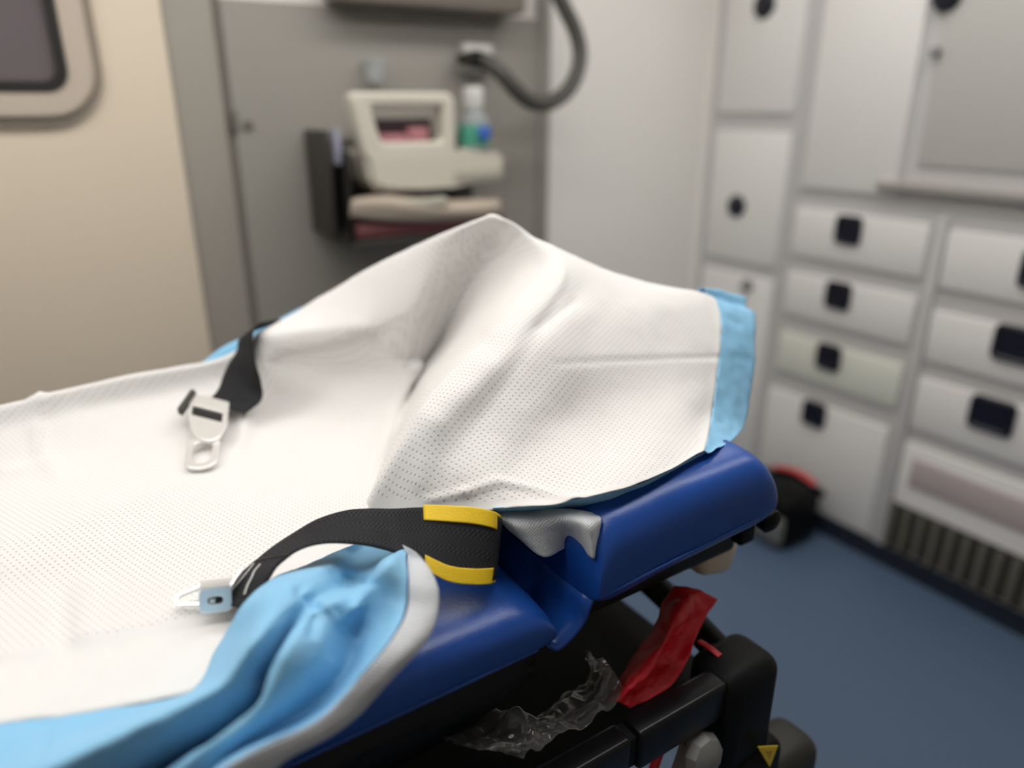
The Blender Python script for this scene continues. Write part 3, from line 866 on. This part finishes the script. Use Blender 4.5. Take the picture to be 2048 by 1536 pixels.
mk = Matrix(((_x.x, _y.x, nK.x, mid.x), (_x.y, _y.y, nK.y, mid.y), (_x.z, _y.z, nK.z, mid.z), (0, 0, 0, 1)))
sy = 1 if (mk.inverted() @ d0).y > 0 else -1
hK = yd_.length
def plate_pts(n=7):
    w2 = wK / 2
    pts = [(-w2, -0.12 * hK), (w2, -0.12 * hK), (w2, 0.45 * hK)]
    for k in range(1, n):
        a = math.radians(10 + 160 * k / n)
        pts.append((w2 * 0.86 * math.cos(a), 0.55 * hK + 0.42 * hK * math.sin(a)))
    pts.append((-w2, 0.45 * hK))
    return pts
def resample(pts, n):
    P = [Vector((a, b, 0)) for a, b in pts]; P.append(P[0])
    Ls = [0]
    for a, b in zip(P, P[1:]): Ls.append(Ls[-1] + (b - a).length)
    out = []
    for k in range(n):
        s = Ls[-1] * k / n
        i = max(q for q in range(len(Ls) - 1) if Ls[q] <= s)
        t = (s - Ls[i]) / (Ls[i + 1] - Ls[i]); p = P[i].lerp(P[i + 1], t); out.append((p.x, p.y * sy))
    return out
po = resample(plate_pts(), 40)
pi_ = resample([(-wK * 0.40, 0.20 * hK), (wK * 0.36, 0.20 * hK), (wK * 0.36, 0.44 * hK), (-wK * 0.40, 0.44 * hK)], 40)
# align the starts of both loops by angle
def by_angle(pts, cx, cy):
    return sorted(pts, key=lambda p: math.atan2(p[1] - cy, p[0] - cx))
cy = 0.32 * hK * sy
ring_plate('buckle_plate', by_angle(po, 0, cy), by_angle(pi_, 0, cy), 0.004, mk, M['steel'], fk, bev=0.001)
obox('belt_loop', mk @ Matrix.Translation((-wK * 0.02, sy * 0.32 * hK, -0.002)), (wK * 0.78, 0.30 * hK, 0.002), M['belt'] if False else M['nozzle'], fk)
obox('side_latch', mk @ Matrix.Translation((-wK * 0.56, sy * 0.16 * hK, 0.002)) @ Matrix.Rotation(math.radians(14 * sy), 4, 'Z'), (wK * 0.14, 0.62 * hK, 0.008), M['device_dark'], fk, bevel=0.001)
e0 = lay(411, 896, .012); e1 = lay(401, 944, .006)
mr_ = frame_at((e0 + e1) / 2, e1 - e0, nK)
lr = (e1 - e0).length * 1.15
ro = capsule(lr, 0.036, 0.034); ri = [(x * 0.66 + 0.001, y * 0.58) for x, y in ro]
ring_plate('ring', ro, ri, 0.0035, mr_, M['steel'], fk, bev=0.001)

# ------------------------------------------------------------------ stretcher frame
st = thing('ambulance_stretcher', 'black tubular ambulance stretcher frame under the blue mattress', 'stretcher', (0, 0.7, 0))
box('mattress_platform', (-1.33, 0.475, 0.735), (0.325, 0.955, 0.772), M['black_vinyl'], st, bevel=0.008)
box('end_platform', (0.385, 0.465, 0.775), (0.612, 0.73, 0.806), M['black_vinyl'], st, bevel=0.006)
# black skirt hanging under the main cushion on the near side
sk = []
for i in range(9):
    u = i / 8; x = -1.2 + 1.53 * u
    sk.append([Vector((x, 0.452 + 0.004 * math.sin(9 * x), 0.782)), Vector((x - 0.01, 0.446 + 0.006 * math.sin(21 * x), 0.755)), Vector((x - 0.03, 0.462 + 0.008 * math.sin(17 * x + 1), 0.725)), Vector((x - 0.05, 0.485, 0.690))])
grid_mesh('black_skirt', relief(dense(sk, 8, 6), [], amp=0.004, freq=18), M['black_vinyl'], st, thick=0.002)
# near and far side rails, end rail
RZ = 0.680
box('side_rail', (-1.3, 0.385, RZ - 0.030), (0.392, 0.412, RZ + 0.012), M['black_rail'], st, bevel=0.005, seg=3)
box('side_rail', (0.400, 0.383, RZ - 0.032), (0.522, 0.412, RZ + 0.014), M['black_rail'], st, bevel=0.005, seg=3)
box('rail_joint', (0.385, 0.388, RZ - 0.026), (0.406, 0.410, RZ + 0.008), M['black'], st)
box('side_rail', (-1.3, 1.0, RZ - 0.030), (0.60, 1.03, RZ + 0.014), M['black_rail'], st, bevel=0.005, seg=3)
box('corner_casting', (0.515, 0.372, RZ - 0.115), (0.598, 0.440, RZ + 0.020), M['black'], st, bevel=0.020, seg=4)
tube('end_rail', [Vector((0.560, 0.42, RZ)), Vector((0.582, 0.55, RZ + 0.004)), Vector((0.592, 0.75, RZ + 0.004)), Vector((0.592, 1.01, RZ))], 0.017, M['black'], st, seg=12, n=5)
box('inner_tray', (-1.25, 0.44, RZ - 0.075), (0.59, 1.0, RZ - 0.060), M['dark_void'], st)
box('lock_housing', (0.535, 0.366, RZ - 0.150), (0.612, 0.43, RZ - 0.098), M['black'], st, bevel=0.012, seg=3)
box('wheel_bracket', (0.572, 0.362, 0.32), (0.690, 0.43, RZ - 0.140), M['olive'], st, bevel=0.022, seg=4)
# bolted grey clamp and latch under the rail
cl = at(1395, 1502, y=0.385)
lathe('clamp_knob', [(0.022, 0), (0.024, 0.006), (0.020, 0.016), (0.010, 0.020)], Matrix.Translation(cl) @ Matrix.Rotation(math.radians(78), 4, 'X'), M['grey_metal'], st, seg=9)
obox('clamp_arm', Matrix.Translation(cl + Vector((-0.004, 0.012, -0.035))) @ Matrix.Rotation(0.3, 4, 'Y'), (0.028, 0.016, 0.07), M['grey_metal'], st, bevel=0.005)
l0 = at(1468, 1486, y=0.39)
obox('latch_pin', Matrix.Translation(l0) @ Matrix.Rotation(-0.6, 4, 'Y'), (0.022, 0.008, 0.006), M['grey_metal'], st, bevel=0.002)
obox('red_lever', Matrix.Translation(at(1315, 1515, y=0.41)) @ Matrix.Rotation(0.35, 4, 'Y'), (0.012, 0.006, 0.06), M['red'], st, bevel=0.002)
# yellow triangle sticker
s0 = [at(1516, 1494, y=0.3605), at(1556, 1492, y=0.3605), at(1540, 1534, y=0.3605)]
stk = mesh('warning_sticker', s0 + [p + Vector((0, 0.001, 0)) for p in s0], [(0, 1, 2), (5, 4, 3), (0, 3, 4, 1), (1, 4, 5, 2), (2, 5, 3, 0)], M['sticker'], st, smooth=False)
cs0 = sum(s0, Vector()) / 3
s1 = [cs0 + (p - cs0) * 0.38 + Vector((0, -0.0006, 0)) for p in s0]
mesh('sticker_mark', s1 + [p + Vector((0, 0.0004, 0)) for p in s1], [(0, 1, 2), (5, 4, 3), (0, 3, 4, 1), (1, 4, 5, 2), (2, 5, 3, 0)], mat('sticker_orange', (0.55, 0.33, 0.01, 1), 0.5), stk, smooth=False)
# red pull strap in the corner of the frame
tube('red_strap', [at(1398, 1282, z=0.70), at(1420, 1296, z=0.702), at(1440, 1312, z=0.70)], 0.004, M['red'], st, seg=6, flat=0.4)
# undercarriage
for yy in (0.44, 0.98):
    tube('leg', [Vector((0.55, yy, RZ - 0.05)), Vector((0.62, yy, 0.40)), Vector((0.66, yy, 0.16))], 0.017, M['black_rail'], st, seg=10, n=4)
    tube('leg', [Vector((-1.15, yy, RZ - 0.05)), Vector((-1.2, yy, 0.40)), Vector((-1.22, yy, 0.16))], 0.017, M['black_rail'], st, seg=10, n=4)
    for xx in (0.66, -1.22):
        lathe('wheel', [(0.04, -0.018), (0.078, -0.018), (0.082, -0.008), (0.082, 0.008), (0.078, 0.018), (0.04, 0.018)], Matrix.Translation((xx, yy, 0.082)) @ Matrix.Rotation(math.radians(90), 4, 'X'), M['black'], st)
        box('fork', (xx - 0.012, yy - 0.026, 0.075), (xx + 0.012, yy - 0.020, 0.185), M['black'], st)
        box('fork', (xx - 0.012, yy + 0.020, 0.075), (xx + 0.012, yy + 0.026, 0.185), M['black'], st)
# knob and beige block under the raised cushion
lathe('release_knob', [(0.006, 0), (0.014, 0.004), (0.014, 0.014), (0.008, 0.018)], Matrix.Translation(at(1524, 1030, y=0.448)) @ Matrix.Rotation(math.radians(100), 4, 'X'), M['black'], st, seg=14)
box('knob_stub', (0.595, 0.446, 0.795), (0.618, 0.462, 0.838), M['black'], st, bevel=0.003)
bb = at(1418, 1098, y=0.49)
obox('beige_grip', Matrix.Translation(bb) @ Matrix.Rotation(0.25, 4, 'Y'), (0.055, 0.042, 0.050), M['beige'], st, bevel=0.012, seg=3)

# ------------------------------------------------------------------ red cloth and plastic bag on the frame tray
def cloth(name, ctrl, mat_, parent, nu, nv, folds, amp, freq, seed, thick=0.0012):
    return grid_mesh(name, relief(dense(ctrl, nu, nv), folds, amp, freq, seed), mat_, parent, thick=thick)
RD = [
 [(1350,1172,.475),(1385,1178,.46),(1415,1188,.45),(1436,1198,.445)],
 [(1328,1205,.475),(1362,1215,.445),(1390,1225,.445),(1412,1238,.44)],
 [(1310,1245,.47),(1338,1262,.435),(1365,1270,.44),(1390,1280,.43)],
 [(1285,1290,.465),(1312,1308,.43),(1345,1315,.43),(1376,1320,.42)],
 [(1262,1325,.46),(1290,1340,.425),(1320,1350,.43),(1346,1368,.418)],
 [(1240,1365,.45),(1262,1372,.42),(1284,1380,.425),(1300,1398,.418)],
 [(1215,1400,.445),(1232,1402,.425),(1246,1408,.42),(1258,1416,.418)],
]
rcl = cloth('red_cloth', [[at(a, b, y=c) for a, b, c in r] for r in RD], M['red'], None, 10, 12, [], 0.005, 26, 9)
tag(rcl, 'crumpled bright red nylon cloth stuffed between mattress and black frame', 'cloth')
BG = [
 [(880,1482,.46),(930,1490,.43),(980,1500,.42),(1040,1506,.418)],
 [(930,1462,.47),(970,1474,.44),(1020,1488,.42),(1075,1496,.416)],
 [(985,1432,.475),(1020,1450,.445),(1062,1468,.43),(1110,1480,.416)],
 [(1050,1430,.47),(1085,1440,.44),(1112,1450,.43),(1150,1462,.416)],
 [(1110,1405,.47),(1140,1418,.44),(1165,1430,.43),(1192,1442,.416)],
 [(1160,1370,.475),(1185,1388,.44),(1205,1402,.43),(1222,1420,.417)],
 [(1180,1330,.485),(1205,1350,.445),(1225,1368,.435),(1240,1395,.42)],
 [(1170,1300,.49),(1195,1318,.455),(1222,1335,.445),(1244,1362,.43)],
]
bgo = cloth('plastic_bag', [[at(a, b, y=c) for a, b, c in r] for r in BG], M['bag'], None, 16, 20, [], 0.012, 26, 21, thick=0.0004)
tag(bgo, 'crumpled clear plastic bag lying inside the black stretcher frame', 'bag')

# dark bag with red trim by the drawers
bx = at(1600, 965, z=0.13)
gb = thing('equipment_bag', 'small black bag with red strap on the floor against the drawers', 'bag', (1.78, 1.25, 0))
b_ = box('body', (1.71, 1.13, 0.0), (1.870, 1.36, 0.165), M['black'], gb, bevel=0.03, seg=3)
box('front_pocket', (1.695, 1.14, 0.02), (1.72, 1.24, 0.11), M['grey_metal'], gb, bevel=0.012)
p_ = [at(1548, 934, x=1.705), at(1575, 938, x=1.695), at(1605, 950, x=1.695), at(1632, 970, x=1.70)]
tube('red_strap', p_, 0.010, M['red'], gb, seg=8, n=4, flat=0.5)
tube('handle', [p + Vector((0.0, -0.005, -0.014)) for p in p_] + [p_[-1] + Vector((0.02, -0.01, -0.03))], 0.011, M['black'], gb, seg=8, n=4)

# ------------------------------------------------------------------ devices on the grey locker door
YD = 1.60
def D(px, py, y=YD): return at(px, py, y=y)
# wall bracket
wb = thing('wall_bracket', 'dark metal wall bracket carrying the ivory medical device', 'bracket', (D(850, 460).x, YS - 0.014, D(850, 460).z))
xl, xr = D(668, 350).x, D(1005, 350).x
zb = D(850, 462).z
box('back_plate', (xl + 0.02, YS - 0.045, zb + 0.01), (xr - 0.01, YS - 0.015, D(850, 280).z), M['device_dark'], wb, bevel=0.005)
box('tray', (xl + 0.025, YD - 0.03, zb - 0.018), (xr - 0.02, YS - 0.02, zb - 0.004), M['device_dark'], wb, bevel=0.004)
box('side_arm', (xl - 0.008, YD + 0.02, zb + 0.0), (xl + 0.006, YS - 0.02, D(660, 262).z), M['device_dark'], wb, bevel=0.005)
box('side_arm', (xl + 0.020, YD - 0.02, zb - 0.01), (xl + 0.032, YD + 0.06, D(690, 300).z), M['nozzle'], wb, bevel=0.005)
box('edge_strip', (xl + 0.010, YD + 0.0, D(680, 330).z), (xl + 0.022, YD + 0.03, D(680, 258).z), M['lavender'], wb, bevel=0.003)
# lower canvas case
lc = thing('canvas_case', 'tan and grey folded soft case on the bracket tray below the ivory device', 'case', (D(850, 455).x, YD + 0.04, zb))
x0, x1 = D(702, 420).x, D(1000, 420).x
box('base', (x0, YD - 0.02, zb - 0.003), (x1, YD + 0.12, D(850, 432).z), M['maroon'], lc, bevel=0.012, seg=3)
cv = [[(700,432,1.575),(702,405,1.57),(705,401,1.60),(712,397,1.66)], [(760,440,1.57),(765,402,1.56),(770,393,1.60),(775,389,1.66)], [(830,442,1.565),(830,410,1.555),(830,397,1.60),(830,393,1.66)], [(900,440,1.57),(900,418,1.56),(900,402,1.60),(900,405,1.66)], [(960,434,1.57),(960,414,1.565),(960,400,1.60),(960,403,1.66)], [(1000,428,1.58),(1000,408,1.575),(998,403,1.60),(995,397,1.66)]]
grid_mesh('cover', dense([[at(a, b, y=c) for a, b, c in r] for r in cv], 8, 6), M['tan'], lc, thick=0.006)
box('pouch', (D(790, 400).x, YD - 0.048, D(790, 418).z), (D(880, 400).x, YD - 0.02, D(790, 396).z), M['device_low'], lc, bevel=0.010, seg=3)
# ivory device with carrying handle
dv = thing('medical_device', 'ivory portable medical device with a large carrying handle on the wall bracket', 'device', (D(850, 380).x, YD, D(850, 380).z))
bx0, bx1 = D(718, 340).x, D(1002, 340).x
bz0, bz1 = D(850, 378).z, D(850, 306).z
def loft_body():
    # body profile in x-z with sloped left side, bevelled in depth
    pr = [(D(722,312).x, bz1 + 0.012), (D(905,312).x, bz1 + 0.008), (D(920,312).x, bz1 - 0.004), (bx1, bz1 - 0.004), (bx1 + 0.002, (bz0 + bz1) / 2), (D(985,372).x, bz0 + 0.004), (D(900,372).x, bz0 + 0.014), (D(835,372).x, bz0 + 0.002), (D(765,372).x, bz0), (D(735,360).x, bz0 + 0.016)]
    n = len(pr)
    bm = bmesh.new()
    vs = [bm.verts.new((x, YD - 0.02, z)) for x, z in pr] + [bm.verts.new((x, YD + 0.13, z)) for x, z in pr]
    bm.faces.new(vs[:n]); bm.faces.new(vs[n:][::-1])
    for i in range(n):
        bm.faces.new((vs[i], vs[n + i], vs[n + (i + 1) % n], vs[(i + 1) % n]))
    bmesh.ops.bevel(bm, geom=bm.edges[:], offset=0.012, segments=3, affect='EDGES')
    return bm
from_bm('body', loft_body(), M['device'], dv, smooth=True)
box('lower_band', (D(900,372).x, YD - 0.024, bz0 + 0.008), (bx1 - 0.006, YD + 0.10, (bz0 + bz1) / 2 + 0.004), M['device_low'], dv, bevel=0.010)
# carrying handle: open frame
hx0, hx1 = D(695, 250).x, D(905, 250).x
hz0, hz1 = D(800, 325).z, D(800, 184).z
ix0, ix1 = D(737, 240).x, D(880, 240).x
iz0, iz1 = D(800, 284).z, D(800, 212).z
oo = rrect(hx1 - hx0, hz1 - hz0, 0.022, 6, (hx0 + hx1) / 2, (hz0 + hz1) / 2)
ii = rrect(ix1 - ix0, iz1 - iz0, 0.014, 6, (ix0 + ix1) / 2, (iz0 + iz1) / 2)
# lower opening narrows at its left like the photo's slanted grip
ii = [(x + (0.022 * (iz1 - z) / (iz1 - iz0) if x < (ix0 + ix1) / 2 else 0), z) for x, z in ii]
oo = [(x + (0.030 * (hz1 - z) / (hz1 - hz0) if x < (hx0 + hx1) / 2 else 0), z) for x, z in oo]
ring_plate('carrying_handle', [(x, z) for x, z in oo], [(x, z) for x, z in ii], 0.045, Matrix.Translation((0, YD + 0.005, 0)) @ Matrix.Rotation(math.radians(90), 4, 'X'), M['device'], dv, bev=0.010)
box('control_panel', (ix0 + 0.012, YD + 0.035, iz0 - 0.004), (ix1 - 0.004, YD + 0.055, iz0 + 0.048), M['screen'], dv, bevel=0.004)
box('pink_pack', (D(822, 270).x, YD + 0.010, iz0 - 0.004), (D(862, 270).x, YD + 0.034, D(840, 254).z), M['pink'], dv, bevel=0.004)
box('pink_pack', (D(765, 276).x, YD + 0.012, iz0 - 0.004), (D(820, 276).x, YD + 0.034, D(800, 268).z), M['pink'], dv, bevel=0.004)
# bottle
bt = thing('bottle', 'small cloudy bottle with white cap and blue and teal label beside the device handle', 'bottle', D(948, 303, 1.62))
b0 = D(948, 303, 1.62); b0.z = bz1 - 0.0035
hb = D(948, 168, 1.62).z - b0.z
mbt = Matrix.Translation(b0)
lathe('body', [(0.028, 0.0), (0.038, 0.004), (0.038, hb * 0.42), (0.036, hb * 0.5), (0.020, hb * 0.62), (0.018, hb * 0.66)], mbt, M['clear'], bt)
lathe('label', [(0.0385, hb * 0.10), (0.0388, hb * 0.11), (0.0388, hb * 0.40), (0.0385, hb * 0.41)], mbt, M['teal'], bt)
lathe('cap', [(0.022, hb * 0.64), (0.024, hb * 0.66), (0.024, hb * 0.93), (0.020, hb * 0.96)], mbt, M['cap_white'], bt)
lb_ = D(968, 266, 1.575)
lathe('blue_seal', [(0.015, 0), (0.017, 0.002), (0.017, 0.006), (0.013, 0.008)], Matrix.Translation(lb_) @ Matrix.Rotation(math.radians(70), 4, 'X'), M['label_blue'], bt, seg=18)
# small cloudy cup on the wall above the device
cp = thing('wall_cup', 'small cloudy plastic cup holder on the grey door above the device handle', 'cup', D(752, 168, 1.73))
c_ = D(752, 168, 1.73)
lathe('cup', [(0.018, 0.0), (0.022, 0.004), (0.026, 0.05), (0.024, 0.052)], Matrix.Translation(c_), M['clear'], cp)
box('clip', (c_.x - 0.012, c_.y + 0.02, c_.z + 0.008), (c_.x + 0.012, YS - 0.013, c_.z + 0.034), M['front_grey'], cp, bevel=0.003)
# hose
hs = thing('suction_hose', 'dark grey flexible hose looping down from above with a black nozzle', 'hose', D(1090, 210, 1.66))
hp = [(942,118,1.70),(972,124,1.66),(1002,146,1.63),(1030,178,1.62),(1060,202,1.62),(1095,206,1.62),(1130,186,1.63),(1153,148,1.64),(1160,105,1.65),(1150,60,1.66),(1132,22,1.67),(1112,-20,1.68),(1090,-70,1.69)]
tube('hose', [at(a, b, y=c) for a, b, c in hp], 0.0195, M['hose'], hs, seg=14, n=6)
hpts = spline([at(a, b, y=c) for a, b, c in hp], 6)
tube('nozzle', [hpts[0] + Vector((-0.012, 0.03, 0.0)), hpts[0], hpts[3], hpts[8]], [0.013, 0.017, 0.021, 0.0195], M['nozzle'], hs, seg=14, n=5)
box('wall_socket', (D(918, 118, 1.75).x, 1.722, D(940, 145, 1.74).z), (D(975, 118, 1.75).x, YS - 0.013, D(940, 88, 1.74).z), M['front_grey'], hs, bevel=0.006)
